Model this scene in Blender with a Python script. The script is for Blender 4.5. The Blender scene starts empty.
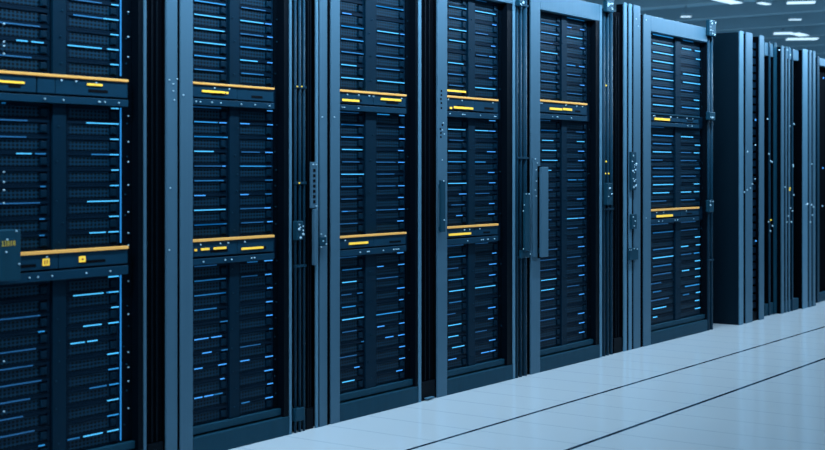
import bpy, bmesh, math, random
from mathutils import Vector
random.seed(7)
C = bpy.context.scene.collection
SC = bpy.context.scene

# ------------------------------------------------------------------ camera, world, lights, exposure
D, EYE, F = 4.015, 1.222, 1331.0          # distance to the rack fronts, eye height, focal length in px
CT, ST = 0.816, 0.578                    # camera heading against the row (35.3 degrees)
cam = bpy.data.cameras.new('camera'); co = bpy.data.objects.new('camera', cam); C.objects.link(co)
co.location = (0, -D, EYE)
co.rotation_euler = (math.radians(90), 0, math.atan2(ST, CT) - math.pi / 2)
cam.sensor_width = 36; cam.lens = F / 825 * 36
cam.shift_y = -55 / 825
cam.clip_end = 200
cam.dof.use_dof = True; cam.dof.focus_distance = 7.6; cam.dof.aperture_fstop = 3.4
SC.camera = co

w = bpy.data.worlds.new('world'); SC.world = w; w.use_nodes = True
bg = w.node_tree.nodes['Background']
bg.inputs['Color'].default_value = (0.015, 0.30, 0.85, 1); bg.inputs['Strength'].default_value = 0.08

def area(name, x, y, z, sx, sy, watts, col, tilt=0):
    l = bpy.data.lights.new(name, 'AREA'); l.shape = 'RECTANGLE'; l.size = sx; l.size_y = sy
    l.energy = watts; l.color = col
    o = bpy.data.objects.new(name, l); C.objects.link(o); o.location = (x, y, z)
    o.rotation_euler = (tilt, 0, 0)
    return o
COOL = (0.47, 0.75, 1.0)
for i, x in enumerate((1.0, 5.0, 9.0, 13.0, 17.0)):
    area('aisle_lamp', x, -2.6, 4.05, 2.6, 0.5, 34, COOL)
    area('post_top_fill', x, -0.60, 2.85, 3.8, 0.06, 125, (0.54, 0.77, 1.0), 0.75)  # added unseen strip, brightens the post tops; not a fixture of the hall
for i, x in enumerate((16.0, 24.0, 32.0, 40.0)):
    if i: area('hall_lamp', x, -1.0, 4.05, 5.0, 2.0, 260, COOL)
    area('ceiling_bounce_fill', x, 7.0, 3.0, 5.0, 3.0, 130, COOL)  # added unseen fill behind the racks, lifts the ceiling by floor bounce

SC.view_settings.view_transform = 'Standard'; SC.view_settings.look = 'None'
SC.view_settings.gamma = 1; SC.view_settings.use_curve_mapping = False
SC.view_settings.exposure = -0.15

# ------------------------------------------------------------------ measuring helpers
def WX(px, y=0.0):
    u = (px - 412.5) / F
    return (D + y) * (CT + ST * u) / (ST - CT * u)
def WD(px, y=0.0):
    u = (px - 412.5) / F
    return (D + y) / (ST - CT * u)
def WZ(px, py, y=0.0):
    return EYE + (170 - py) * WD(px, y) / F

# ------------------------------------------------------------------ materials
def mat(name, col, rough=0.5, metal=0.0, emit=None, es=0.0, spec=0.5):
    m = bpy.data.materials.new(name); m.use_nodes = True
    b = m.node_tree.nodes['Principled BSDF']
    b.inputs['Base Color'].default_value = (*col, 1); b.inputs['Roughness'].default_value = rough
    b.inputs['Metallic'].default_value = metal; b.inputs['Specular IOR Level'].default_value = spec
    if emit:
        b.inputs['Emission Color'].default_value = (*emit, 1); b.inputs['Emission Strength'].default_value = es
    return m
def speckle(m, scale, amount):
    """brushed / worn variation of the base colour"""
    nt = m.node_tree; b = nt.nodes['Principled BSDF']; c = tuple(b.inputs['Base Color'].default_value)
    t = nt.nodes.new('ShaderNodeTexCoord'); mp = nt.nodes.new('ShaderNodeMapping'); mp.inputs['Scale'].default_value = scale
    n = nt.nodes.new('ShaderNodeTexNoise'); n.inputs['Scale'].default_value = 1.0; n.inputs['Detail'].default_value = 4
    r = nt.nodes.new('ShaderNodeMix'); r.data_type = 'RGBA'
    r.inputs['A'].default_value = (*[v * (1 - amount) for v in c[:3]], 1); r.inputs['B'].default_value = (*[min(1, v * (1 + amount)) for v in c[:3]], 1)
    nt.links.new(t.outputs['Object'], mp.inputs['Vector']); nt.links.new(mp.outputs['Vector'], n.inputs['Vector'])
    nt.links.new(n.outputs['Fac'], r.inputs['Factor']); nt.links.new(r.outputs['Result'], b.inputs['Base Color'])
    return m
M = {}
M['post'] = speckle(mat('brushed steel', (0.052, 0.118, 0.168), 0.42, 0.0, spec=0.12), (60, 60, 0.6), 0.12)
M['edge'] = mat('glint-lightened edge', (0.085, 0.190, 0.265), 0.30, spec=0.15)  # lighter base colour stands in for glints along the edges
M['conduit'] = mat('galvanised conduit', (0.006, 0.032, 0.055), 0.4, spec=0.06)
M['frame'] = speckle(mat('rack steel', (0.006, 0.042, 0.068), 0.5, spec=0.08), (20, 20, 2), 0.15)
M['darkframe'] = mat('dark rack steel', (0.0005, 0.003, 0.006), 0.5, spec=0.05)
M['void'] = mat('gap and interior shade', (0.0006, 0.0015, 0.003), 0.9, spec=0.02)  # near-black colour stands in for shade in gaps and interiors
M['divider'] = speckle(mat('divider steel', (0.0007, 0.014, 0.028), 0.5, spec=0.06), (20, 20, 3), 0.2)
M['bezel'] = mat('server bezel', (0.0004, 0.009, 0.020), 0.5, spec=0.06)
M['panel'] = speckle(mat('unit face', (0.003, 0.032, 0.060), 0.45, spec=0.1), (15, 15, 20), 0.2)
M['slot'] = mat('slot', (0.001, 0.002, 0.004), 0.7, spec=0.05)
M['orange'] = mat('orange trim', (0.85, 0.42, 0.10), 0.35, emit=(1.0, 0.45, 0.08), es=0.20)
M['yellow'] = mat('amber indicator', (1.0, 0.6, 0.05), 0.4, emit=(1.0, 0.56, 0.06), es=0.55)
M['ink'] = mat('dark print', (0.03, 0.03, 0.02), 0.6)
M['screw'] = mat('bright screw', (0.45, 0.62, 0.70), 0.25)
M['gside'] = mat('cabinet side panel', (0.0005, 0.008, 0.015), 0.55, spec=0.08)
LB = [mat('light bar %s' % n, (0.02, 0.1, 0.2), 0.4, emit=c, es=s) for n, c, s in (
    ('faint', (0.01, 0.18, 0.52), 0.22), ('dim', (0.01, 0.25, 0.68), 0.42), ('mid', (0.02, 0.34, 0.85), 0.75), ('bright', (0.08, 0.55, 1.0), 1.15))]
M['violet'] = mat('blue led', (0.02, 0.05, 0.2), 0.4, emit=(0.06, 0.40, 1.0), es=1.05)
M['amberled'] = mat('amber led', (0.3, 0.2, 0.02), 0.4, emit=(1.0, 0.75, 0.05), es=0.8)
M['lamp'] = mat('lamp diffuser', (0.9, 0.95, 1), 0.5, emit=(0.62, 0.86, 1.0), es=1.15)

def grille_mat():
    m = mat('perforated server front', (0.03, 0.045, 0.06), 0.5, spec=0.1)
    nt = m.node_tree; b = nt.nodes['Principled BSDF']
    t = nt.nodes.new('ShaderNodeTexCoord'); s = nt.nodes.new('ShaderNodeSeparateXYZ')
    nt.links.new(t.outputs['Object'], s.inputs[0])
    def math_(op, a, v=None, c=None):
        n = nt.nodes.new('ShaderNodeMath'); n.operation = op
        nt.links.new(a, n.inputs[0])
        if c is not None: nt.links.new(c, n.inputs[1])
        elif v is not None: n.inputs[1].default_value = v
        return n.outputs[0]
    fx = math_('GREATER_THAN', math_('FRACT', math_('MULTIPLY', s.outputs['X'], 1 / 0.019)), 0.40)
    fz = math_('GREATER_THAN', math_('FRACT', math_('MULTIPLY', s.outputs['Z'], 1 / 0.0145)), 0.35)
    h = math_('MULTIPLY', fx, c=fz)
    r = nt.nodes.new('ShaderNodeMix'); r.data_type = 'RGBA'
    r.inputs['A'].default_value = (0.002, 0.027, 0.052, 1); r.inputs['B'].default_value = (0.0005, 0.002, 0.004, 1)
    nt.links.new(h, r.inputs['Factor']); nt.links.new(r.outputs['Result'], b.inputs['Base Color'])
    return m
M['grille'] = grille_mat()

def floor_mat():
    m = mat('raised floor tiles', (0.60, 0.66, 0.70), 0.12, spec=1.0)
    nt = m.node_tree; b = nt.nodes['Principled BSDF']
    t = nt.nodes.new('ShaderNodeTexCoord'); s = nt.nodes.new('ShaderNodeSeparateXYZ'); nt.links.new(t.outputs['Object'], s.inputs[0])
    def line(out, off, pitch, half):
        a = nt.nodes.new('ShaderNodeMath'); a.operation = 'ADD'; a.inputs[1].default_value = off; nt.links.new(out, a.inputs[0])
        p = nt.nodes.new('ShaderNodeMath'); p.operation = 'PINGPONG'; p.inputs[1].default_value = pitch / 2; nt.links.new(a.outputs[0], p.inputs[0])
        c = nt.nodes.new('ShaderNodeMath'); c.operation = 'LESS_THAN'; c.inputs[1].default_value = half; nt.links.new(p.outputs[0], c.inputs[0])
        return c.outputs[0]
    ly = line(s.outputs['Y'], 0.640, 40.0, 0.0105); ly2 = line(s.outputs['Y'], 1.209, 40.0, 0.0115); lx = line(s.outputs['X'], 0.0, 0.31, 0.0035)
    n = nt.nodes.new('ShaderNodeTexNoise'); n.inputs['Scale'].default_value = 0.9; n.inputs['Detail'].default_value = 5
    nt.links.new(t.outputs['Object'], n.inputs['Vector'])
    base = nt.nodes.new('ShaderNodeMix'); base.data_type = 'RGBA'
    base.inputs['A'].default_value = (0.62, 0.68, 0.71, 1); base.inputs['B'].default_value = (0.70, 0.75, 0.77, 1)
    nt.links.new(n.outputs['Fac'], base.inputs['Factor'])
    m1 = nt.nodes.new('ShaderNodeMix'); m1.data_type = 'RGBA'; m1.inputs['B'].default_value = (0.42, 0.50, 0.56, 1)
    nt.links.new(lx, m1.inputs['Factor']); nt.links.new(base.outputs['Result'], m1.inputs['A'])
    m2 = nt.nodes.new('ShaderNodeMix'); m2.data_type = 'RGBA'; m2.inputs['B'].default_value = (0.012, 0.03, 0.05, 1)
    mx = nt.nodes.new('ShaderNodeMath'); mx.operation = 'MAXIMUM'; nt.links.new(ly, mx.inputs[0]); nt.links.new(ly2, mx.inputs[1])
    nt.links.new(mx.outputs[0], m2.inputs['Factor']); nt.links.new(m1.outputs['Result'], m2.inputs['A'])
    nt.links.new(m2.outputs['Result'], b.inputs['Base Color'])
    return m
M['floor'] = floor_mat()
M['ceiling'] = speckle(mat('ceiling deck', (0.26, 0.42, 0.50), 0.8), (1.6, 0.7, 1), 0.6)
M['beam'] = mat('ceiling beam', (0.22, 0.34, 0.40), 0.6)
M['wall'] = speckle(mat('hall wall', (0.35, 0.38, 0.40), 0.8), (0.5, 0.5, 0.5), 0.2)

# ------------------------------------------------------------------ mesh helpers
def add_box(bm, x0, x1, y0, y1, z0, z1, mi=0, bev=0.0):
    x0, x1 = min(x0, x1), max(x0, x1); y0, y1 = min(y0, y1), max(y0, y1); z0, z1 = min(z0, z1), max(z0, z1)
    v = [bm.verts.new(p) for p in ((x0, y0, z0), (x1, y0, z0), (x1, y1, z0), (x0, y1, z0), (x0, y0, z1), (x1, y0, z1), (x1, y1, z1), (x0, y1, z1))]
    fs = [bm.faces.new([v[i] for i in q]) for q in ((0, 3, 2, 1), (4, 5, 6, 7), (0, 1, 5, 4), (1, 2, 6, 5), (2, 3, 7, 6), (3, 0, 4, 7))]
    for f in fs: f.material_index = mi
    if bev:
        es = {e for f in fs for e in f.edges}
        bmesh.ops.bevel(bm, geom=list(es), offset=bev, segments=2, affect='EDGES', profile=0.5)
def add_cyl(bm, p0, p1, r, seg=12, mi=0):
    p0, p1 = Vector(p0), Vector(p1); d = (p1 - p0).normalized()
    a = d.orthogonal().normalized(); b = d.cross(a)
    rings = [[bm.verts.new(p + a * (r * math.cos(2 * math.pi * k / seg)) + b * (r * math.sin(2 * math.pi * k / seg))) for k in range(seg)] for p in (p0, p1)]
    for k in range(seg):
        f = bm.faces.new((rings[0][k], rings[0][(k + 1) % seg], rings[1][(k + 1) % seg], rings[1][k])); f.smooth = True; f.material_index = mi
    bm.faces.new(rings[0][::-1]).material_index = mi; bm.faces.new(rings[1]).material_index = mi
def mesh(name, bm, *mats):
    bmesh.ops.recalc_face_normals(bm, faces=bm.faces)
    me = bpy.data.meshes.new(name); bm.to_mesh(me); bm.free()
    for m in mats: me.materials.append(m)
    return me
def link(name, me, parent=None, loc=(0, 0, 0)):
    o = bpy.data.objects.new(name, me); C.objects.link(o); o.location = loc
    if parent: o.parent = parent
    return o
def boxes(name, m, parent, *bs, bev=0.0, loc=(0, 0, 0)):
    bm = bmesh.new()
    for b in bs: add_box(bm, *b, bev=bev)
    return link(name, mesh(name, bm, m), parent, loc)
def thing(name, label, cat, loc=(0, 0, 0), group=None):
    o = bpy.data.objects.new(name, None); C.objects.link(o); o.location = loc
    o['label'] = label; o['category'] = cat
    if group: o['group'] = group
    return o
def tag(o, label, cat, group=None, kind=None):
    o['label'] = label; o['category'] = cat
    if group: o['group'] = group
    if kind: o['kind'] = kind
    return o
def bolt_mesh(r=0.006, d=0.006):
    bm = bmesh.new(); add_cyl(bm, (0, 0, 0), (0, -d, 0), r, 8); add_cyl(bm, (0, -d, 0), (0, -d - 0.002, 0), r * 0.55, 6)
    return mesh('screw', bm, M['screw'])
BOLT, BIGBOLT = bolt_mesh(0.0035, 0.004), bolt_mesh(0.0058, 0.007)
DULL = BOLT.copy(); DULL.materials[0] = M['conduit']

# ------------------------------------------------------------------ the setting
ZC = 4.2
def setting(name, m, *b):
    o = boxes(name, m, None, *b); o['kind'] = 'structure'; return o
setting('floor', M['floor'], (-4, 46, -8, 14, -0.1, 0.0))
setting('ceiling', M['ceiling'], (-4, 46, -8, 14, ZC, ZC + 0.1))
setting('wall_far', M['wall'], (46, 46.2, -8, 14, 0, ZC))
setting('wall_back', M['wall'], (-4, 46, 14, 14.2, 0, ZC))

# ------------------------------------------------------------------ racks
H = 2.30
YS = 0.045                      # depth of the server fronts behind the post fronts
ORD = ['first', 'second', 'third', 'fourth', 'fifth', 'sixth', 'seventh', 'eighth', 'ninth', 'tenth', 'eleventh', 'twelfth', 'thirteenth',
       'fourteenth', 'fifteenth', 'sixteenth', 'seventeenth', 'eighteenth', 'nineteenth', 'twentieth', 'twenty-first', 'twenty-second', 'twenty-third', 'twenty-fourth', 'twenty-fifth', 'twenty-sixth']
# px values: post strips, columns, divider, rail end, inner edge end, bright edge ; py values of the two bands at the middle px
BAY = {
 'A': dict(nth='first', posts=[], c1=(-8, 49), c2=(65, 118), div=(50, 64), rail=(120, 131), dark=144, edge=(144, 146.5), mid=90,
           up=(77, 79.5, 96, 98, 105), lo=(248, 251, 266, 268, 277),
           L1=[(42.5, 15, 26, 3), (43, 30, 42, 3), (151, 15, 30, 3), (151, 34, 44, 1), (187, 39, 44, 1), (226, 38, 43, 1), (239, 38, 43, 1), (334, 37, 43, 2), (437, 37, 43, 2), (95, 0, 4, 1)],
           L2=[(11, 110, 118, 3), (23.5, 102, 118, 3), (20, 72, 101, 1), (39, 109, 118, 3), (51, 106, 118, 3), (49, 66, 100, 3), (69, 109, 118, 3), (5, 66, 100, 0), (109, 110, 118, 3), (126, 85, 118, 3), (141, 109, 118, 3), (148, 108, 118, 3),
               (157, 110, 118, 3), (157, 90, 108, 1), (171, 110, 118, 3), (180, 109, 118, 2), (189, 109, 118, 3), (202.5, 86, 118, 3), (217.5, 108, 118, 3), (234, 88, 104, 3), (234, 107, 118, 3), (276, 107, 118, 3), (281, 108, 118, 3),
               (297.5, 72, 102, 3), (296, 105, 112, 2), (299, 107, 118, 3), (313.5, 110, 118, 3), (321, 107, 118, 3), (323, 82, 100, 3), (329, 109, 118, 3), (349, 69, 83, 3), (347, 86, 96, 3), (346, 106, 118, 3), (360, 106, 118, 3), (372, 107, 118, 2),
               (391, 88, 105, 1), (387, 108, 118, 2), (404.5, 106, 118, 3), (420.5, 106, 118, 2), (429, 82, 101, 3), (433, 66, 78, 1), (428, 106, 118, 3)]),
 'B': dict(nth='second', posts=[(166.5, 177.5), (180.5, 193)], c1=(193, 227), c2=(237, 272), div=(227, 237), rail=(273, 277), dark=289, edge=(289.7, 291.7), mid=235,
           up=(85, 87, 99.5, 101, 107), lo=(237, 239.5, 254, 256, 262),
           L1=[(4, 193, 224, 2), (18, 193, 224, 3), (32, 193, 223, 3), (46, 193, 224, 3), (60, 193, 224, 2), (74, 193, 222, 1), (117, 193, 216, 2), (118, 218, 225, 3), (130, 193, 222, 1), (141, 193, 226, 2), (155, 193, 212, 3), (168, 221, 224, 2), (170, 193, 220, 0),
               (184, 193, 222, 1), (197, 193, 204, 3), (205, 193, 224, 3), (220, 193, 222, 1), (229, 193, 225, 1), (265, 193, 215, 0), (273, 193, 224, 1), (287, 193, 224, 1), (296, 219, 224, 1), (310, 193, 215, 1), (326, 219, 226, 1), (338, 210, 220, 3),
               (344, 193, 207, 2), (354, 201, 210, 2), (351, 220, 226, 1), (362, 217, 225, 2), (374, 193, 201, 2), (377, 219, 223, 2), (395, 193, 201, 3), (393, 203, 212, 3), (391, 213, 221, 1)],
           L2=[(8, 240, 264, 0), (22, 239, 262, 3), (23, 264, 270, 3), (40, 266, 271, 2), (40, 239, 262, 0), (52, 239, 265, 2), (55, 266, 271, 1), (63, 239, 256, 3), (64, 266, 271, 2), (76, 240, 262, 1), (117, 239, 248, 3), (117, 266, 271, 3), (122, 266, 272, 3),
               (137, 266, 271, 2), (147, 264, 271, 2), (147, 240, 258, 0), (161, 239, 264, 2), (160, 265, 270, 0), (183, 264, 271, 1), (194, 239, 247, 3), (193, 264, 270, 1), (209, 263, 269, 3), (210, 239, 262, 0), (227, 266, 271, 2), (220, 240, 262, 0), (263, 263, 271, 2),
               (264, 246, 256, 1), (275, 264, 270, 3), (275, 240, 256, 0), (287, 266, 271, 3), (305, 265, 271, 3), (311, 265, 271, 2), (320, 265, 271, 2), (331, 268, 272, 1), (359, 239, 248, 3), (354, 264, 272, 2), (364, 263, 270, 3), (370, 268, 274, 3), (382, 266, 272, 3),
               (394, 264, 272, 2), (408, 266, 271, 3), (414, 240, 248, 1)]),
 'C': dict(nth='third', posts=[(320, 327.3), (331, 340)], pre=(316.3, 318.3), c1=(340, 363), c2=(374, 404), div=(363, 374), rail=(405, 409), dark=418.5, edge=(418.7, 421.3), mid=372,
           up=(92, 94, 105, 106.5, 112), lo=(234, 236, 246.5, 248, 254),
           L1=[(9, 341, 350, 2), (21, 340, 362, 3), (32, 340, 362, 2), (43, 340, 362, 2), (56, 340, 362, 1), (69, 340, 355, 3), (79, 340, 362, 3), (120, 341, 362, 0), (129, 340, 354, 1), (132, 355, 360, 3), (142, 340, 362, 2), (154, 341, 361, 3), (164, 341, 358, 0),
               (175, 340, 363, 3), (184, 340, 360, 1), (196, 340, 355, 0), (208, 340, 355, 0), (214, 341, 346, 2), (264, 341, 360, 1), (283, 341, 355, 3), (295, 356, 361, 1), (297, 340, 350, 0), (310, 341, 354, 2), (321, 341, 363, 3), (333, 341, 355, 0), (346, 360, 363, 1),
               (371, 353, 358, 2), (384, 341, 353, 3)],
           L2=[(2, 374, 400, 2), (14, 375, 402, 2), (29, 376, 397, 3), (34, 399, 403, 3), (44, 376, 403, 1), (54, 375, 403, 1), (64, 374, 398, 1), (81, 376, 403, 3), (118, 376, 388, 2), (118, 398, 403, 3), (128, 398, 403, 3), (142, 398, 404, 3), (151, 397, 402, 2), (161, 398, 403, 2),
               (161, 375, 394, 0), (168, 397, 402, 2), (183, 397, 403, 2), (183, 376, 394, 0), (193, 397, 402, 3), (204, 397, 403, 3), (214, 373, 377, 1), (215, 396, 402, 3), (215, 378, 395, 0), (255, 396, 402, 3), (263, 376, 382, 3), (267, 397, 403, 3), (282, 396, 402, 3), (290, 397, 403, 3),
               (303, 398, 402, 2), (318, 375, 400, 2), (322, 398, 403, 3), (326, 376, 383, 3), (333, 398, 402, 2), (341, 384, 392, 3), (339, 397, 403, 3), (351, 398, 404, 3), (361, 398, 404, 2), (367, 395, 401, 2), (379, 396, 401, 3)]),
 'D': dict(nth='fourth', posts=[(437.5, 447.3)], c1=(447, 466), c2=(473, 497), div=(466, 473), rail=(498, 501), dark=512.5, edge=(513, 515.2), mid=472,
           up=(97.5, 99.3, 111, 112.5, 118), lo=(225, 227, 236, 237.5, 243),
           L1=[(3, 448, 464, 1), (12, 448, 465, 3), (22, 448, 465, 2), (33, 448, 465, 3), (43, 448, 464, 3), (59, 447, 462, 3), (72, 447, 462, 1), (83, 448, 462, 0), (130, 447, 464, 3), (143, 448, 462, 0), (153, 447, 465, 3), (164, 447, 464, 2), (179, 447, 465, 3), (192, 458, 465, 2), (204, 450, 463, 0),
               (218, 455, 461, 2), (258, 448, 464, 2), (278, 448, 462, 3), (284, 447, 460, 1), (294, 448, 463, 3), (305, 448, 460, 1), (320, 447, 460, 3), (338, 447, 457, 3), (347, 451, 463, 3), (359, 447, 455, 3)],
           L2=[(12, 474, 494, 3), (28, 491, 495, 3), (41, 490, 494, 3), (60, 488, 494, 3), (50, 475, 486, 0), (76, 488, 494, 3), (85, 474, 494, 3), (123, 488, 494, 2), (131, 474, 487, 3), (135, 488, 494, 2), (152, 486, 494, 3), (160, 474, 484, 2), (171, 487, 493, 3), (183, 488, 494, 2), (201, 488, 493, 3),
               (216, 487, 493, 3), (249, 491, 495, 2), (265, 488, 495, 3), (275, 488, 494, 3), (286, 474, 494, 3), (303, 487, 494, 3), (311, 488, 494, 2), (320, 487, 492, 3), (335, 488, 494, 3), (347, 480, 488, 3), (361, 489, 494, 2)]),
 'E': dict(nth='fifth', posts=[(531, 540.3)], c1=(540, 559.5), c2=(565, 586), div=(559.5, 565), rail=(587, 590), dark=599.5, edge=(600, 602), mid=563,
           up=(101.5, 103.3, 113.5, 115, 120), lo=None,
           L1=[(19, 540, 556, 3), (26, 540, 557, 1), (34, 540, 557, 2), (50, 540, 556, 3), (60, 540, 556, 1), (70, 540, 556, 2), (79, 540, 556, 1), (89, 540, 556, 1), (128, 540, 556, 1), (135, 540, 556, 1), (144, 541, 552, 3), (154, 541, 555, 3), (164, 541, 556, 3), (170, 541, 550, 3), (277, 540, 555, 3),
               (293, 540, 553, 3), (245, 541, 556, 0), (310, 540, 555, 0)],
           L2=[(18, 566, 583, 1), (26, 566, 570, 3), (32, 579, 583, 3), (38, 565, 581, 3), (51, 579, 583, 3), (64, 565, 574, 2), (68, 578, 583, 3), (88, 579, 583, 2), (128, 575, 583, 0), (135, 578, 583, 3), (141, 576, 583, 3), (154, 577, 583, 3), (165, 577, 583, 3), (181, 567, 575, 2), (183, 577, 583, 1), (196, 576, 583, 1),
               (203, 576, 582, 3), (219, 561, 577, 3), (222, 578, 583, 3), (236, 577, 582, 3), (250, 577, 583, 3), (262, 577, 583, 3), (270, 578, 583, 3), (279, 578, 583, 3), (290, 578, 583, 3), (311, 577, 583, 3), (321, 578, 583, 3), (331, 578, 583, 3)]),
 'F': dict(nth='sixth', posts=[(624.2, 627), (629.2, 632), (634, 640.5), (643.7, 651)], c1=(651, 673.5), c2=(679, 700), div=(673.5, 679), rail=(700.5, 702), dark=703, edge=None, mid=675,
           up=(114.5, 116, 122, 123.3, 127), lo=(208, 209.8, 216.5, 218, 222),
           L1=[(37, 652, 672, 2), (45, 652, 672, 3), (53, 652, 672, 3), (65, 652, 672, 3), (72, 652, 672, 2), (81, 652, 672, 3), (92, 652, 672, 2), (100, 652, 672, 1), (108, 652, 672, 3), (134, 652, 672, 2), (144, 652, 670, 1), (155, 652, 670, 3), (165, 652, 672, 1), (175, 652, 672, 2), (185, 652, 672, 3),
               (195, 652, 668, 3), (234, 652, 672, 1), (248, 652, 672, 1), (258, 652, 672, 3), (266, 652, 670, 1), (277, 652, 670, 0), (290, 652, 660, 1), (310, 652, 665, 3), (321, 652, 656, 3)],
           L2=[(40, 682, 692, 1), (47, 694, 699, 3), (51, 681, 690, 3), (63, 695, 699, 3), (73, 682, 694, 3), (76, 694, 699, 3), (80, 695, 699, 3), (87, 682, 698, 3), (97, 693, 698, 3), (104, 681, 694, 2), (108, 694, 698, 3), (138, 680, 692, 3), (145, 694, 699, 3), (151, 693, 698, 3), (155, 680, 690, 0), (166, 694, 699, 2), (183, 693, 698, 3),
               (191, 680, 690, 3), (193, 693, 698, 3), (235, 694, 699, 3), (241, 695, 699, 3), (245, 680, 687, 3), (257, 680, 690, 0), (256, 693, 698, 2), (261, 694, 699, 3), (267, 694, 699, 3), (273, 681, 688, 3), (276, 694, 699, 3), (286, 684, 698, 2), (289, 695, 699, 3), (300, 694, 698, 3), (310, 694, 699, 3), (298, 682, 688, 1)]),
}
ZB = 0.125                      # inner bottom of the openings
ZT = 2.19                      # inner top
RN = 'server racks standing in a row'
RACKLAB = {
 'A': 'leftmost dark server rack, largest in view, with an upright blue light line inside',
 'B': 'second server rack from the left, behind two pale steel front posts',
 'C': 'third server rack from the left, perforated latch plate beside its pale front posts',
 'D': 'fourth server rack, single steel post with slim dark handle and drilled holes',
 'E': 'fifth server rack, single steel post with a tall bar handle, one orange-edged panel',
 'F': 'sixth server rack, its whole pale top frame visible under the ceiling',
}
for k, b in BAY.items():
    mid = b['mid']
    for s in ('up', 'lo'):
        if b[s]: b[s + 'z'] = [WZ(mid, v, 0.02) for v in b[s]]

def server_templates(W, h):
    bm = bmesh.new()
    add_box(bm, 0, W, 0.0, 0.36, 0, h - 0.0012)
    add_box(bm, 0, W, -0.007, 0.0, h - 0.011, h - 0.0012)
    add_box(bm, 0, W, -0.005, 0.0, 0, 0.006)
    add_box(bm, 0, 0.012, -0.006, 0.0, 0.006, h - 0.011); add_box(bm, W - 0.012, W, -0.006, 0.0, 0.006, h - 0.011)
    ch = mesh('chassis', bm, M['bezel'])
    bm = bmesh.new(); add_box(bm, 0.014, W - 0.05, -0.003, 0.0, 0.009, h - 0.014)
    gr = mesh('grille', bm, M['grille'])
    bm = bmesh.new(); add_box(bm, W - 0.045, W - 0.016, -0.010, 0.0, 0.012, h - 0.020, bev=0.0015); add_box(bm, W - 0.040, W - 0.022, -0.013, -0.010, 0.016, 0.020)
    la = mesh('latch', bm, M['divider'])
    return ch, gr, la

def lights_for(col, b, zs, x0, W):
    """light bars of a column as {row: [(x0, x1, level)]}"""
    out = {}
    for py, a, c, lv in b['L1' if col == 0 else 'L2']:
        z = WZ((a + c) / 2, py, YS)
        best = min(range(len(zs)), key=lambda i: abs(zs[i][1] - 0.006 - z))
        xa, xc = WX(a, YS) - x0, WX(c, YS) - x0
        out.setdefault(best, []).append((max(0.004, xa), min(W - 0.003, xc), lv))
    return out

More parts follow.
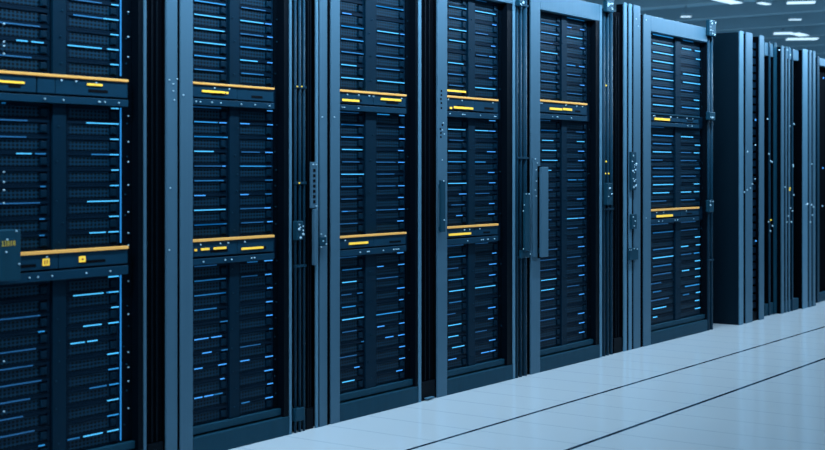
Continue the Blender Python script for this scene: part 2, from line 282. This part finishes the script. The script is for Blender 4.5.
stuff_sets = {}
for key, b in BAY.items():
    L, R = b['posts'], None
    xl = WX(b['posts'][0][0]) if b['posts'] else WX(b['c1'][0], YS) - 0.06
    xr = WX(b['edge'][1]) if b['edge'] else WX(707.5)
    t = thing('server_rack', RACKLAB[key], 'server rack', (0, 0, 0), RN)
    # steel posts
    for i, (p0, p1) in enumerate(b['posts']):
        narrow = (p1 - p0) < 4
        top = H + (0.05 if key == 'F' and i < 3 else 0)
        boxes('front_post', M['post' if not narrow else 'edge'], t, (WX(p0), WX(p1), 0, 0.010, 0, top), bev=0.002)
        boxes('post_shade_backing', M['void'], t, (WX(p0) + .001, WX(p1) - .001, 0.0105, 0.06, 0, top - .01))  # black backing painted as shade so the post sides stay dark
    if b.get('pre'):
        boxes('edge_trim', M['edge'], t, (WX(b['pre'][0]), WX(b['pre'][1]), 0.0, 0.010, 0, H), bev=0.002)
    for (p0, p1), (q0, q1) in zip(b['posts'], b['posts'][1:]):
        boxes('post_gap_shade', M['void'], t, (WX(p1) + 0.001, WX(q0) - 0.001, 0.006, 0.06, 0.0, H - 0.005))  # black box painted as the shade in the slit between posts
    if b['edge']:
        boxes('edge_trim', M['edge' if key != 'A' else 'post'], t, (WX(b['edge'][0]), WX(b['edge'][1]), -0.001, 0.010, 0, H), bev=0.002)
    xin = WX(b['posts'][-1][1]) if b['posts'] else xl + 0.05
    xo = WX(b['dark'])                                           # right end of the opening
    # right jamb: the dark return beside the rail
    xj = WX(b['rail'][1], YS)
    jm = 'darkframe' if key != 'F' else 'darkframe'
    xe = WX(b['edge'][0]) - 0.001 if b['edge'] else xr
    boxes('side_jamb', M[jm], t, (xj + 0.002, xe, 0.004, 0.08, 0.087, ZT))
    # top frame and base frame
    boxes('top_frame', M['post'], t, (xin + 0.0005, xe, 0.0, 0.06, ZT + 0.002, H), bev=0.003)
    boxes('base_frame', M['frame'], t, (xin + 0.0005, xe, 0.0, 0.06, 0.0, 0.085), bev=0.003)
    boxes('sill', M['frame'], t, (xin + 0.0005, xj, 0.02, 0.06, 0.093, ZB), bev=0.003)
    # side panels, back, top
    boxes('side_panel', M['gside'], t, (xl + 0.002, xl + 0.018, 0.06, 0.95, 0.02, H - 0.01))
    boxes('side_panel', M['gside'], t, (xr - 0.018, xr - 0.002, 0.085, 0.95, 0.02, H - 0.01))
    boxes('back_panel', M['void'], t, (xl + 0.02, xr - 0.02, 0.93, 0.95, 0.02, H - 0.01))
    boxes('roof_panel', M['gside'], t, (xl + 0.02, xr - 0.02, 0.065, 0.93, H - 0.03, H - 0.01))
    boxes('bottom_panel', M['void'], t, (xl + 0.02, xr - 0.02, 0.065, 0.93, 0.02, 0.10))
    # divider between the two columns and the mounting rail, with screws
    d0, d1 = WX(b['div'][0], YS), WX(b['div'][1], YS)
    boxes('divider', M['divider'], t, (d0 + 0.002, d1 - 0.002, YS - 0.015, YS + 0.30, ZB + 0.001, ZT - 0.001))
    r0, r1 = WX(b['rail'][0], YS), WX(b['rail'][1], YS)
    boxes('mounting_rail', M['darkframe'], t, (r0 - 0.001, r1, YS - 0.004, YS + 0.30, ZB + 0.001, ZT - 0.001))
    zz = ZB + 0.05
    n = 0
    bands = [b['upz']] + ([b['loz']] if b['lo'] else [])
    while zz < ZT - 0.03:
        if not any(q[4] - 0.02 < zz < q[0] + 0.02 for q in bands):
            link('screw', DULL, t, ((d0 + d1) / 2 + random.uniform(-0.02, 0.02), YS - 0.015, zz))
            if key in 'AB' or n % 2: link('screw', DULL, t, ((r0 + r1) / 2 + random.uniform(-0.3, 0.3) * (r1 - r0), YS - 0.004, zz + 0.02))
        zz += random.uniform(0.07, 0.17); n += 1
    # orange-edged units
    for bi, q in enumerate(bands):
        zt_, zo, zf, zr1, zr0 = q
        if key == 'E': where = 'only orange-edged panel of the fifth rack'
        else: where = '%s of the two %s panels of the %s rack' % (('upper', 'lower')[bi], 'orange-edged', b['nth'])
        ex = {('A', 0): 'long and short yellow light', ('A', 1): 'two square yellow marks', ('B', 0): 'one yellow bar', ('B', 1): 'four yellow bars', ('C', 0): 'two yellow bars', ('C', 1): 'one yellow bar', ('D', 0): 'pale yellow bar',
              ('D', 1): 'yellow bar at its left', ('E', 0): 'two yellow bars', ('F', 0): 'one yellow bar, grey edge', ('F', 1): 'one orange bar'}[(key, bi)]
        if key == 'F' and bi == 0: where = 'upper of the two panels of the sixth rack'
        ux0 = xin + 0.003 if key != 'A' else WX(b['c1'][0], YS)
        ux1 = WX(b['rail'][1] - 3, 0.012)
        yb = 0.014
        u = thing('rack_control_unit', where + ', with ' + ex, 'control panel', (0, 0, 0), 'control panels between the server sections')
        xm = (d0 + d1) / 2
        if key == 'A': segs = [(ux0, WX(35, .02)), (WX(36.5, .02), WX(54, .02)), (WX(54.6, .02), ux1)] if bi == 0 else [(ux0, WX(57, .02)), (WX(57.8, .02), ux1)]
        else: segs = [(ux0, xm - 0.001), (xm + 0.001, ux1)]
        for s0, s1 in segs:
            boxes('face_plate', M['panel'], u, (s0, s1, yb, yb + .0152, zf, zo - 0.001), bev=0.002)
        boxes('lower_rail', M['panel'], u, (ux0, ux1, yb - 0.004, yb + 0.015, zr0, zr1), bev=0.0015)
        for h0, h1 in ((ux0 + .001, d0 - .001), (d1, r0 - .002)):
            boxes('housing', M['bezel'], u, (h0, h1, yb + .0155, .35, zr0 + .002, zt_ - .002))
        if not (key == 'F' and bi == 0):
            o = boxes('orange_trim', M['orange'], u, (ux0, ux1, yb - 0.006, yb + 0.015, zo, zt_), bev=0.001); o['label'] = 'thin glowing orange strip'
        else:
            boxes('top_trim', M['frame'], u, (ux0, ux1, yb - 0.008, yb + 0.010, zo, zt_))
        marks = {('A', 0): [(-6, 22, 82), (85, 100, 84.8)], ('A', 1): [(40.5, 47, 262, 3.5), (77, 83, 259, 3)], ('B', 0): [(200, 223, 91.8), (224, 226, 93)], ('B', 1): [(192.5, 194.5, 250), (199, 207, 249), (211.5, 224, 248), (239.5, 261, 248)],
                 ('C', 0): [(340.3, 357, 100.5), (379, 399, 99.7)], ('C', 1): [(347, 366, 243)], ('D', 0): [(448, 450, 108), (452, 471, 108)], ('D', 1): [(447, 469, 234)], ('E', 0): [(548, 560, 109), (561.2, 570, 109.4)], ('F', 0): [(653, 668, 119.3)], ('F', 1): [(655, 671, 215.8)]}[(key, bi)]
        for mk in marks:
            zc = WZ((mk[0] + mk[1]) / 2, mk[2], 0.025)
            hh = (mk[3] if len(mk) > 3 else 1.1) * WD(mk[0]) / F
            o = boxes('yellow_indicator', M['yellow'], u, (max(ux0, WX(mk[0], .025)), WX(mk[1], .025), yb - 0.004, yb, zc - hh, zc + hh)); o['label'] = 'small glowing yellow marker'
            if len(mk) > 3:   # the two square markers carry dark figures
                xa, xb = WX(mk[0], .025), WX(mk[1], .025); w_ = xb - xa
                if mk[0] < 60:
                    strokes = []
                    for ox in (0.18, 0.56):
                        strokes += [(xa + w_ * ox, xa + w_ * (ox + .08), zc - hh * .55, zc + hh * .55)]
                        for zz_ in (-.5, 0, .42): strokes += [(xa + w_ * ox, xa + w_ * (ox + .26), zc + hh * zz_, zc + hh * (zz_ + .14))]
                else:
                    strokes = [(xa + w_ * .25, xa + w_ * .75, zc - hh * .1, zc + hh * .1), (xa + w_ * .45, xa + w_ * .55, zc - hh * .4, zc + hh * .4)]
                boxes('printed_figures', M['ink'], o, *[(a_, b_, yb - 0.005, yb - 0.004, c_, d_) for a_, b_, c_, d_ in strokes])
        # slots and small sockets
        for (s0, s1) in segs:
            if s1 - s0 < 0.12: continue
            sl = s0 + (s1 - s0) * random.uniform(.25, .5); wv = (s1 - s0) * random.uniform(.25, .4)
            boxes('slot', M['slot'], u, (sl, sl + wv, yb - 0.001, yb + 0.002, zf + (zo - zf) * .22, zf + (zo - zf) * .40))
        for j in range(9):
            fx = random.uniform(ux0 + .01, ux1 - .03)
            link('screw', BOLT, u, (fx, yb - 0.004, random.choice([zr0 + (zr1 - zr0) * .5, zr0 + (zr1 - zr0) * .5, zo - 0.012])))
    # sections of servers
    if b['lo']: secs = [('above the upper', b['upz'][0] + .004, ZT), ('below the upper', b['loz'][0] + .002, b['upz'][4]), ('below the lower', ZB, b['loz'][4])]
    else: secs = [('above the', b['upz'][0] + .004, ZT), ('below the', ZB, b['upz'][4])]
    for ci, cc in enumerate(('c1', 'c2')):
        x0, x1 = WX(b[cc][0], YS) + .002, WX(b[cc][1], YS) - .0015
        if ci == 0 and key != 'A': x0 = xin + .004 + .03 * 0
        W = x1 - x0
        rows = []
        for si, (txt, z0, z1) in enumerate(secs):
            n = round((z1 - z0) / 0.0605); p = (z1 - z0 - 0.002) / n
            for i in range(n):
                idx = i if txt.startswith('above') else n - 1 - i
                rows.append((z0 + .001 + i * p, z0 + .001 + (i + 1) * p, p, idx, txt))
        lit = lights_for(ci, b, rows, x0, W)
        tm = {}
        for ri, (za, zb, p, idx, txt) in enumerate(rows):
            zcam_top = WZ((b[cc][0] + b[cc][1]) / 2, -14, YS); zcam_bot = WZ((b[cc][0] + b[cc][1]) / 2, 466, YS)
            if za > zcam_top or zb < zcam_bot: continue       # out of the frame
            bars = lit.get(ri, [])
            if not bars and random.random() < .7: bars = [(0.01, W * random.uniform(.5, .85), 0)]  # added faint glowing bars imitate blue reflections on the other rows
            if key == 'F':
                stuff_sets.setdefault(ci, []).append((x0, W, za, p, bars)); continue
            pk = round(p, 4)
            if pk not in tm: tm[pk] = server_templates(W, p)
            ch, gr, la = tm[pk]
            lab = 'server in %s column of the %s rack, %s one %s orange-edged panel' % (('left', 'right')[ci], b['nth'], ORD[idx], txt)
            s = thing('rack_server', lab, 'server', (x0, YS, za), 'servers in the racks')
            link('chassis', ch, s); link('perforated_front', gr, s); link('latch', la, s)
            for (a_, c_, lv) in bars:
                if c_ - a_ < .012: a_ = c_ - .012
                m_ = LB[lv] if (c_ - a_) > .09 or lv < 2 else M['violet']
                if key == 'A': m_ = LB[lv]
                o = boxes('light_bar', m_, s, (a_, c_, -0.010, -0.007, p - 0.0090, p - 0.0045))
                if lv >= 2: o['label'] = 'bright blue light bar'
    if key == 'A':
        xs0, xs1 = WX(118.4, YS), WX(119.4, YS)
        for txt, z0, z1 in secs:
            o = boxes('upright_light', mat('upright blue light', (.02, .1, .2), .4, emit=(.02, .33, .95), es=.6), t, (xs0, xs1, YS - .012, YS - .0085, z0 + .01, z1 - .004)); o['label'] = 'thin upright blue light line'

# the sixth rack holds the servers farthest off: one body per column set
bm = bmesh.new(); bm2 = [bmesh.new() for _ in LB]; bmg = bmesh.new()
for ci, rows in stuff_sets.items():
    for x0, W, za, p, bars in rows:
        add_box(bm, x0, x0 + W, YS, YS + .36, za, za + p - .0012); add_box(bm, x0, x0 + W, YS - .007, YS, za + p - .011, za + p - .0012)
        add_box(bmg, x0 + .014, x0 + W - .014, YS - .003, YS, za + .009, za + p - .014)
        for a_, c_, lv in bars: add_box(bm2[lv], x0 + a_, x0 + c_, YS - .010, YS - .007, za + p - .0105, za + p - .0035)
st = link('rack_servers', mesh('rack_servers', bm, M['bezel']))
tag(st, 'both columns of dark servers with blue lights inside the sixth rack', 'servers', 'servers in the sixth rack', 'stuff')
o = link('perforated_front', mesh('perforated_front', bmg, M['grille']), st); o['kind'] = 'stuff'
for i, q in enumerate(bm2):
    o = link('light_bar', mesh('light_bar', q, LB[i]), st); o['kind'] = 'stuff'; o['label'] = ('faint', 'dim', 'clear', 'bright')[i] + ' blue light bars'

exec_parts = True
racks = {o['label']: o for o in bpy.data.objects if o.name.startswith('server_rack')}
RK = {k: racks[v] for k, v in RACKLAB.items()}
def bolts_at(parent, lst, y=0.0, me=None):
    for px, py in lst: link('screw', me or BOLT, parent, (WX(px, y), y, WZ(px, py, y)))
def pxbox(name, m, parent, a, b_, p, q, y0, y1, bev=0.0):
    mx = (a + b_) / 2
    return boxes(name, m, parent, (WX(a, y0), WX(b_, y0), y0, y1, WZ(mx, q, y0), WZ(mx, p, y0)), bev=bev)

# B posts: scattered bolts ; right frame of the sixth rack
bolts_at(RK['B'], [(169, 80), (173, 84), (173, 91), (177, 79), (183, 95), (170, 188), (174, 100), (169, 250)])
bolts_at(RK['C'], [(322, 117), (334, 117), (346, 0)][:2])
bolts_at(RK['F'], [(636, 19), (645, 14), (646, 20), (638, 26), (646, 218)])
# third rack: perforated latch plate with its pull bar
t = RK['C']
pl = pxbox('latch_plate', M['post'], t, 311.5, 317, 162, 208, -0.014, -0.002, .002); pl['label'] = 'perforated steel latch plate'
for i in range(7): pxbox('slot', M['slot'], pl, 313.3, 315.6, 169 + i * 5.2, 172 + i * 5.2, -0.0155, -0.014)
pxbox('pull_bar', M['post'], t, 314.6, 318.4, 209, 265, -0.02, -0.002, .003)
lv = pxbox('latch_lever', M['frame'], t, 320, 326.5, 237, 246, -0.018, -0.001, .003)
bolts_at(lv, [(321, 234), (325, 236), (323, 241), (326, 244), (321, 247)], -0.02)
bolts_at(pl, [(313, 164.5), (316, 164.5), (316, 206)], -0.0155)
# fourth rack: handle and holes
t = RK['D']
h = pxbox('handle', M['frame'], t, 441, 445.6, 180, 232, -0.035, -0.022, .003)
for z in (184, 227): pxbox('standoff', M['frame'], h, 442, 444.5, z, z + 4, -0.022, 0.0)
bolts_at(t, [(443.5, 181), (444, 220)], -0.036)
for px, py in ((441.5, 91), (441.5, 95), (441, 99), (441.5, 103), (441.5, 108), (442.5, 125), (440.5, 129), (441, 133), (441, 137)):
    pxbox('drilled_hole', M['slot'], t, px - .7, px + .7, py - 1, py + 1, -0.001, 0.003)
bolts_at(t, [(443, 123), (442, 130), (444, 134), (442, 160)])
# fifth rack: tall bar handles
t = RK['E']
h = pxbox('bar_handle', M['post'], t, 541.5, 548.5, 167, 257, -0.035, -0.020, .003); h['label'] = 'tall flat steel pull bar'
for z in (172, 248): pxbox('standoff', M['frame'], h, 541, 546, z, z + 5, -0.020, 0.0)
pxbox('post_sleeve', M['post'], t, 533, 537.3, 158, 257, -0.008, -0.0005, .002)
pxbox('handle_gap_shade', M['void'], t, 538.2, 541.4, 166, 258, -0.004, -0.0005)  # black plate painted as the shaded gap beside the bar
bolts_at(t, [(535, 159), (537, 163), (536, 170), (536, 181), (535, 190), (536, 196)], -0.009)
# extra short orange strip in the fourth rack
o = pxbox('short_orange_trim', M['yellow'], RK['D'], 447.4, 466, 90.2, 92, YS - .018, YS - .0140); o['label'] = 'short glowing yellow strip above the panel'
# scattered small screws on the bare rail of the first rack
for py in (12, 37, 57, 116, 142, 162, 185, 212, 233, 245, 281, 314, 352, 367, 381, 408):
    link('screw', BOLT, RK['A'], (WX(127.3, YS), YS - .004, WZ(127.3, py, YS)))
for py in (24, 42, 46, 54, 172, 182, 190, 203, 361, 411):
    link('screw', BOLT, RK['A'], (WX(1.5, YS), YS - .012, WZ(1.5, py, YS)))

# the control box sticking out at the far left
cb = thing('control_box', 'flat steel box with small yellow lettering jutting from the leftmost rack', 'control box')
z0, z1 = WZ(10, 281, -.05), WZ(10, 230, -.05)
boxes('housing', M['frame'], cb, (WX(-14, -.05), WX(21, -.05), -.05, .018, z0, z1), bev=.003)
zc = WZ(7, 243.5, -.05); xa = WX(1.6, -.05); u_ = .0125
S = []
for gi, g in enumerate(('Z', 'Z', 'A', '/', 'A')):
    ox = xa + gi * u_ * 1.0; h_ = .009; w_ = u_ * .7; s_ = .0022
    if g == 'Z': S += [(ox, ox + w_, zc + h_ - s_, zc + h_), (ox, ox + w_, zc - h_, zc - h_ + s_), (ox + w_ * .35, ox + w_ * .65, zc - h_, zc + h_)]
    elif g == 'A': S += [(ox, ox + s_, zc - h_, zc + h_), (ox + w_ - s_, ox + w_, zc - h_, zc + h_), (ox, ox + w_, zc + h_ - s_, zc + h_), (ox, ox + w_, zc - s_ / 2, zc + s_ / 2)]
    else: S += [(ox + w_ * .3, ox + w_ * .6, zc - h_, zc + h_)]
o = boxes('lettering', mat('yellow print', (.75, .50, .06), .5), cb, *[(a_, b_, -.0515, -.0500, c_, d_) for a_, b_, c_, d_ in S]); o['label'] = 'tiny yellow lettering'
bolts_at(cb, [(7, 239.5), (16, 231), (6, 252), (19, 264)], -.05)

# ------------------------------------------------------------------ conduits running up between the racks
def conduits(label, pxs, y=0.0, top=H - .02, m='conduit', clamps=(), boxes_at=()):
    t = thing('cable_conduit', label, 'conduit', (0, 0, 0), 'upright conduits between the racks')
    for a, b_ in pxs:
        r = (WX(b_, y) - WX(a, y)) / 2; x = WX((a + b_) / 2, y)
        bm = bmesh.new(); add_cyl(bm, (x, y + r, 0), (x, y + r, top), r, 14)
        link('pipe', mesh('pipe', bm, M[m]), t)
    X0, X1 = WX(pxs[0][0], y), WX(pxs[-1][1], y)
    boxes('backing_channel', M['void'], t, (X0 - .002, X1 + .002, y + .035, y + .045, 0.0, top))
    for py in clamps:
        z = WZ((pxs[0][0] + pxs[-1][1]) / 2, py, y)
        c = boxes('clamp', M['conduit'], t, (X0 - .004, X1 + .004, y - .003, y + .012, z - .006, z + .006), bev=.001)
    for (a, b_, p, q, nb) in boxes_at:
        c = pxbox('junction_box', M['frame'], t, a, b_, p, q, y - .03, y - .0005, .004)
        for j in range(nb):
            px = random.uniform(a + .5, b_ - .5); py = random.uniform(p + 1, q - 1)
            link('screw', random.choice((BOLT, BIGBOLT)), c, (WX(px, y - .03), y - .03, WZ(px, py, y - .03)))
    return t
t = conduits('three thin dark conduits between the second and third racks', [(295.3, 297.2), (299.8, 301.8), (304, 305.8)], clamps=(87, 183, 266), boxes_at=((297.5, 303.5, 221, 240, 7),))
for px, py in ((297, 86.5), (301.5, 86.5), (299, 183), (300.5, 229), (300.5, 238)):
    o = link('amber_light', BOLT.copy(), t, (WX(px, -.012), -.012, WZ(px, py, -.012))); o.data.materials[0] = M['amberled']
pxbox('floor_bracket', M['frame'], t, 296, 305, 408, 421, -.01, .03, .004)
t = conduits('three thin steel conduits between the fourth and fifth racks', [(517.2, 518.8), (521, 522.6), (525.3, 528)], clamps=(5, 158, 257), boxes_at=((519.5, 525, 0, 6, 6),))
h = pxbox('short_handle', M['frame'], t, 525, 530, 193, 251, -0.034, -0.020, .003)
pxbox('latch_bracket', M['frame'], h, 521, 530, 250, 258, -0.0195, -0.004, .003)
bolts_at(h, [(526, 194), (529, 194), (524, 205), (523, 211), (523, 249), (530, 254)], -0.035)
t = conduits('three thin steel conduits right of the fifth rack, bracket with bolts at their top', [(604.2, 606), (608, 609.7), (611.7, 613.5)], clamps=(0, 209), boxes_at=((607, 614, 1, 12, 10), (607.5, 613, 183, 205, 5)))
for px, py in ((605.6, 85.5), (605.6, 161.5), (604.8, 173.5), (608, 173.5)):
    o = link('amber_light', BIGBOLT.copy(), t, (WX(px, .005), .005, WZ(px, py, .005))); o.data.materials[0] = M['amberled']
t = conduits('two steel conduits beside the tall solid dark cabinet, bolted bracket on top', [(708.6, 710.2), (712, 713.6)], y=0.0, top=2.27, clamps=(120, 260), boxes_at=((709.5, 716, 20, 36, 10), (709.5, 715.5, 112, 120, 5), (709.5, 714, 200, 212, 3)))
# hardware on the posts left of the sixth rack
t = RK['F']
h = pxbox('latch_plate', M['frame'], t, 631.5, 636.5, 152, 190, -0.02, -0.002, .002)
for j in range(16): link('screw', random.choice((BOLT, BIGBOLT)), h, (WX(random.uniform(632, 636.3), -.02), -.02, WZ(634, random.uniform(153, 189), -.02)))
h = pxbox('cable_gland', M['frame'], t, 632, 637, 214, 229, -0.02, -0.002, .003)
bolts_at(h, [(633, 217), (635, 221), (634, 226)], -.02)
h = pxbox('lower_latch', M['frame'], t, 630, 638.5, 248, 260, -0.02, -0.002, .003)
bolts_at(h, [(631, 250), (634, 248.5), (637, 249), (629.5, 250)], -.021)
# near-black panels painted as the shade in the gaps between racks
for (a, b_, lab) in ((148.5, 165, 'narrow dark panel standing in for the shaded gap between the first and second racks'), (307.5, 315, 'narrow dark panel standing in for the shaded gap between the second and third racks'),
                     (422.5, 436.5, 'narrow dark panel standing in for the shaded gap between the third and fourth racks'), (615, 623, 'narrow dark panel standing in for the shaded gap between the fifth and sixth racks')):
    o = thing('gap_shade_panel', lab, 'panel', (0, 0, 0), 'dark panels for shaded gaps between racks')
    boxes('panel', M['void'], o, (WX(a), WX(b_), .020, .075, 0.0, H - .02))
    boxes('kick_plate', M['darkframe'], o, (WX(a) + .002, WX(b_) - .002, .008, .0195, 0.0, .10), bev=.002)
    if a == 422.5: pxbox('floor_clip', M['edge'], o, 427, 434.5, 397.3, 398.6, -.01, .007)
    boxes('cable_guide', M['darkframe'], o, *[(WX(a) + (WX(b_) - WX(a)) * f_, WX(a) + (WX(b_) - WX(a)) * f_ + .008, .012, .0195, .105, H - .05) for f_ in (.3, .6)])

# ------------------------------------------------------------------ the racks farther down the row
def far_rack(label, x0, x1, y0, top, posts, side=True, cap=None, base=None, dots=0, rows=True):
    t = thing('server_rack', label, 'server rack', (0, 0, 0), RN)
    if side:
        boxes('side_panel', M['gside'], t, (x0, x0 + .02, y0 + .012, y0 + 1.0, 0.0, top - .01), bev=.003)
    boxes('body', M['void'], t, (x0 + .021, x1 - .002, y0 + .06, y0 + 1.0, 0.0, top - .02))
    for p0, p1, m in posts:
        boxes('front_post', M[m], t, (WX(p0, y0), WX(p1, y0), y0, y0 + .010, 0, top), bev=.002)
        boxes('post_shade_backing', M['void'], t, (WX(p0, y0) + .001, WX(p1, y0) - .001, y0 + .0105, y0 + .0595, 0, top - .01))  # black backing imitates shade behind the far posts
    if cap: boxes('top_frame', M['post'], t, (WX(cap[0], y0 + .01), min(WX(cap[1], y0 + .01), x1), y0 + .01, y0 + .055, top - cap[2], top - .01), bev=.003)
    if base: boxes('base_frame', M['frame'], t, (WX(base[0], y0 + .01), min(WX(base[1], y0 + .01), x1), y0 + .01, y0 + .055, 0.0, base[2]), bev=.003)
    return t
Y = -.06
t = far_rack('tall cabinet seventh in the row, solid dark side panel and pale front posts', WX(739.6, Y), WX(765, Y), Y, 2.32,
             [(739.8, 743.6, 'edge'), (746.2, 752.6, 'post'), (759.8, 764.2, 'post')])
bm = bmesh.new()
for k in range(34): add_box(bm, WX(753.2, Y), WX(759.4, Y), Y + .03, Y + .059, .10 + k * .064, .10 + k * .064 + .045)
link('blade_stack', mesh('blade_stack', bm, M['bezel']), t)
bolts_at(t, [(747, 152), (754.5, 179), (752, 184), (750, 188), (747, 190), (744, 192), (755, 145)], Y - .001, BIGBOLT)
boxes('kick_plate', M['darkframe'], t, (WX(744), WX(764, Y), Y + .02, Y + .058, 0, .07))
FARBOLT = bolt_mesh(0.007, 0.008)
def far_fittings(t, y, lst):
    for px, py, m in lst:
        o = link('small_fitting', FARBOLT.copy(), t, (WX(px, y), y, WZ(px, py, y))); o.data.materials[0] = M[m]  # bolt heads; only those with an LED material glow
far_fittings(t, Y + .029, [(755.5, 241, 'violet'), (755, 120, 'violet')])
Y = 0.0
t = far_rack('eighth rack, blurred, open front with thin uprights right of the tall cabinet', WX(765.5, Y), WX(781.5, -.04) - .03, Y, 2.30,
             [(769.3, 770.6, 'conduit'), (774.3, 777, 'frame')], side=False, cap=(764.8, 779.5, .12), base=(765, 780, .10))
far_fittings(t, Y - .001, [(767, 119, 'screw'), (768.5, 154, 'screw'), (770, 161, 'screw'), (771.5, 162, 'screw'), (768, 222, 'screw'), (770.5, 220, 'amberled'), (772, 226, 'screw'), (770, 231, 'screw')])
Y = -.04
t = far_rack('ninth rack, blurred, bolted fittings along its cluster of uprights', WX(781.8, Y), WX(802, -.05) - .03, Y, 2.28,
             [(781.8, 784.2, 'post'), (786.2, 787.2, 'post'), (789.2, 790.2, 'post'), (792.4, 793.4, 'conduit')], side=False, cap=(787, 801.6, .10), base=(785, 802, .10))
far_fittings(t, Y - .001, [(793.5, 124, 'screw'), (789.5, 126, 'screw'), (792.5, 165, 'screw'), (792.7, 166.5, 'screw'), (784.7, 187, 'screw'), (789.5, 188, 'amberled'), (789.3, 190, 'amberled'), (793.5, 195, 'screw'), (790, 208, 'screw'), (792, 211, 'screw'), (788, 216, 'screw'), (786.5, 222, 'screw'), (791, 222, 'screw'), (787, 50, 'screw'), (790, 55, 'screw'), (778.8, 50, 'screw')])
Y = -.05
t = far_rack('tenth rack, blurred, three close pale uprights', WX(802.6, Y), WX(817, Y), Y, 2.29,
             [(803.2, 807.8, 'edge'), (809.6, 811.6, 'post'), (813.4, 815.6, 'post')], side=False, base=(802.6, 817, .05))
far_fittings(t, Y - .001, [(811.5, 164, 'screw'), (807, 204, 'screw'), (811, 205, 'screw'), (813, 207, 'screw'), (812, 215, 'screw'), (810, 222, 'screw'), (806, 205, 'screw')])
Y = 0.02
t = far_rack('eleventh rack, dark and cut off by the right edge of the photo', WX(817.3, Y), WX(840, Y), Y, 2.27, [(817.5, 819.5, 'conduit'), (836, 840, 'post')], side=False, base=(819.6, 836, .08), cap=(819.6, 836, .08))
far_fittings(t, Y - .001, [(822.5, 168, 'violet'), (823, 78, 'violet'), (822, 206, 'screw')])

# ------------------------------------------------------------------ ceiling: lights, beams, hanging rods
def CP(px, py, z=ZC):
    d = F * (z - EYE) / (170 - py); X = (px - 412.5) / F * d
    return (CT * d + ST * X, -D + ST * d - CT * X, z)
def ceil_light(label, px, py, sx, sy, rot=0.0):
    x, y, z = CP(px, py, ZC - .25)
    t = thing('ceiling_light', label, 'ceiling light', (x, y, z), 'lights on the ceiling of the hall')
    t.rotation_euler.z = rot
    boxes('housing', M['beam'], t, (-sx / 2, sx / 2, -sy / 2, sy / 2, .012, .06), bev=.004)
    boxes('diffuser', M['lamp'], t, (-sx / 2 + .01, sx / 2 - .01, -sy / 2 + .01, sy / 2 - .01, 0.0, .0118))
    for s in (-1, 1):
        bm = bmesh.new(); add_cyl(bm, (s * sx * .4, 0, .06), (s * sx * .4, 0, .25), .008, 6); link('hanger', mesh('hanger', bm, M['beam']), t)
R = math.atan2(ST, CT)
ceil_light('strip light above the sixth rack, cut by the top of the photo', 727, 1.5, 0.22, 0.75, R + .9)
ceil_light('dim short strip light right of the one above the sixth rack', 764, 4, 0.12, .30, R + .8)
ceil_light('uppermost strip light near the top right of the ceiling', 801, 3, 0.25, .46, R - .2)
ceil_light('left half of the angled pair of strip lights over the tenth rack', 783, 33.7, 0.30, .37, R - .2)
ceil_light('right half of the angled pair of strip lights over the tenth rack', 799.5, 34.8, 0.22, .58, R + .95)
ceil_light('lowest strip light, directly under the angled pair', 802, 39.3, 0.35, .64, R - .1)
ceil_light('small faint strip light between the upper and lower lights', 795, 20, 0.10, .24, R)
ceil_light('small faint strip light just above the top frame of the sixth rack', 686, 17, 0.10, .2, R)
# beams and cable ladders crossing the hall under the ceiling deck
n = 0
for i, x in enumerate([16.5 + 2.1 * k for k in range(13)]):
    o = boxes('ceiling_beam', M['beam'], None, (x, x + .14, 0.5, 13.9, ZC - .22, ZC - .001)); o['kind'] = 'structure'
for i, y in enumerate((7.2, 9.6, 12.0)):
    lab = ('nearest', 'middle', 'farthest')[i] + ' long cable ladder hanging under the ceiling behind the racks'
    t = thing('cable_ladder', lab, 'cable ladder', (0, y, ZC - .45), 'cable ladders under the ceiling')
    for s in (0, .4): boxes('side_rail', M['conduit'], t, (13, 45.5, s, s + .03, 0, .08))
    r_ = boxes('rung', M['conduit'], t, (0, .04, .03, .40, .02, .04), loc=(13.2, 0, 0))
    for k in range(1, 54):
        q = r_.copy(); C.objects.link(q); q.location.x = 13.2 + .6 * k
    bm = bmesh.new(); add_cyl(bm, (0, 0, .08), (0, 0, .4495), .009, 5); me = mesh('hanging_rod', bm, M['beam'])
    for k in range(17):
        for s in (.015, .415): link('hanging_rod', me, t, (14 + 1.9 * k, s, 0))
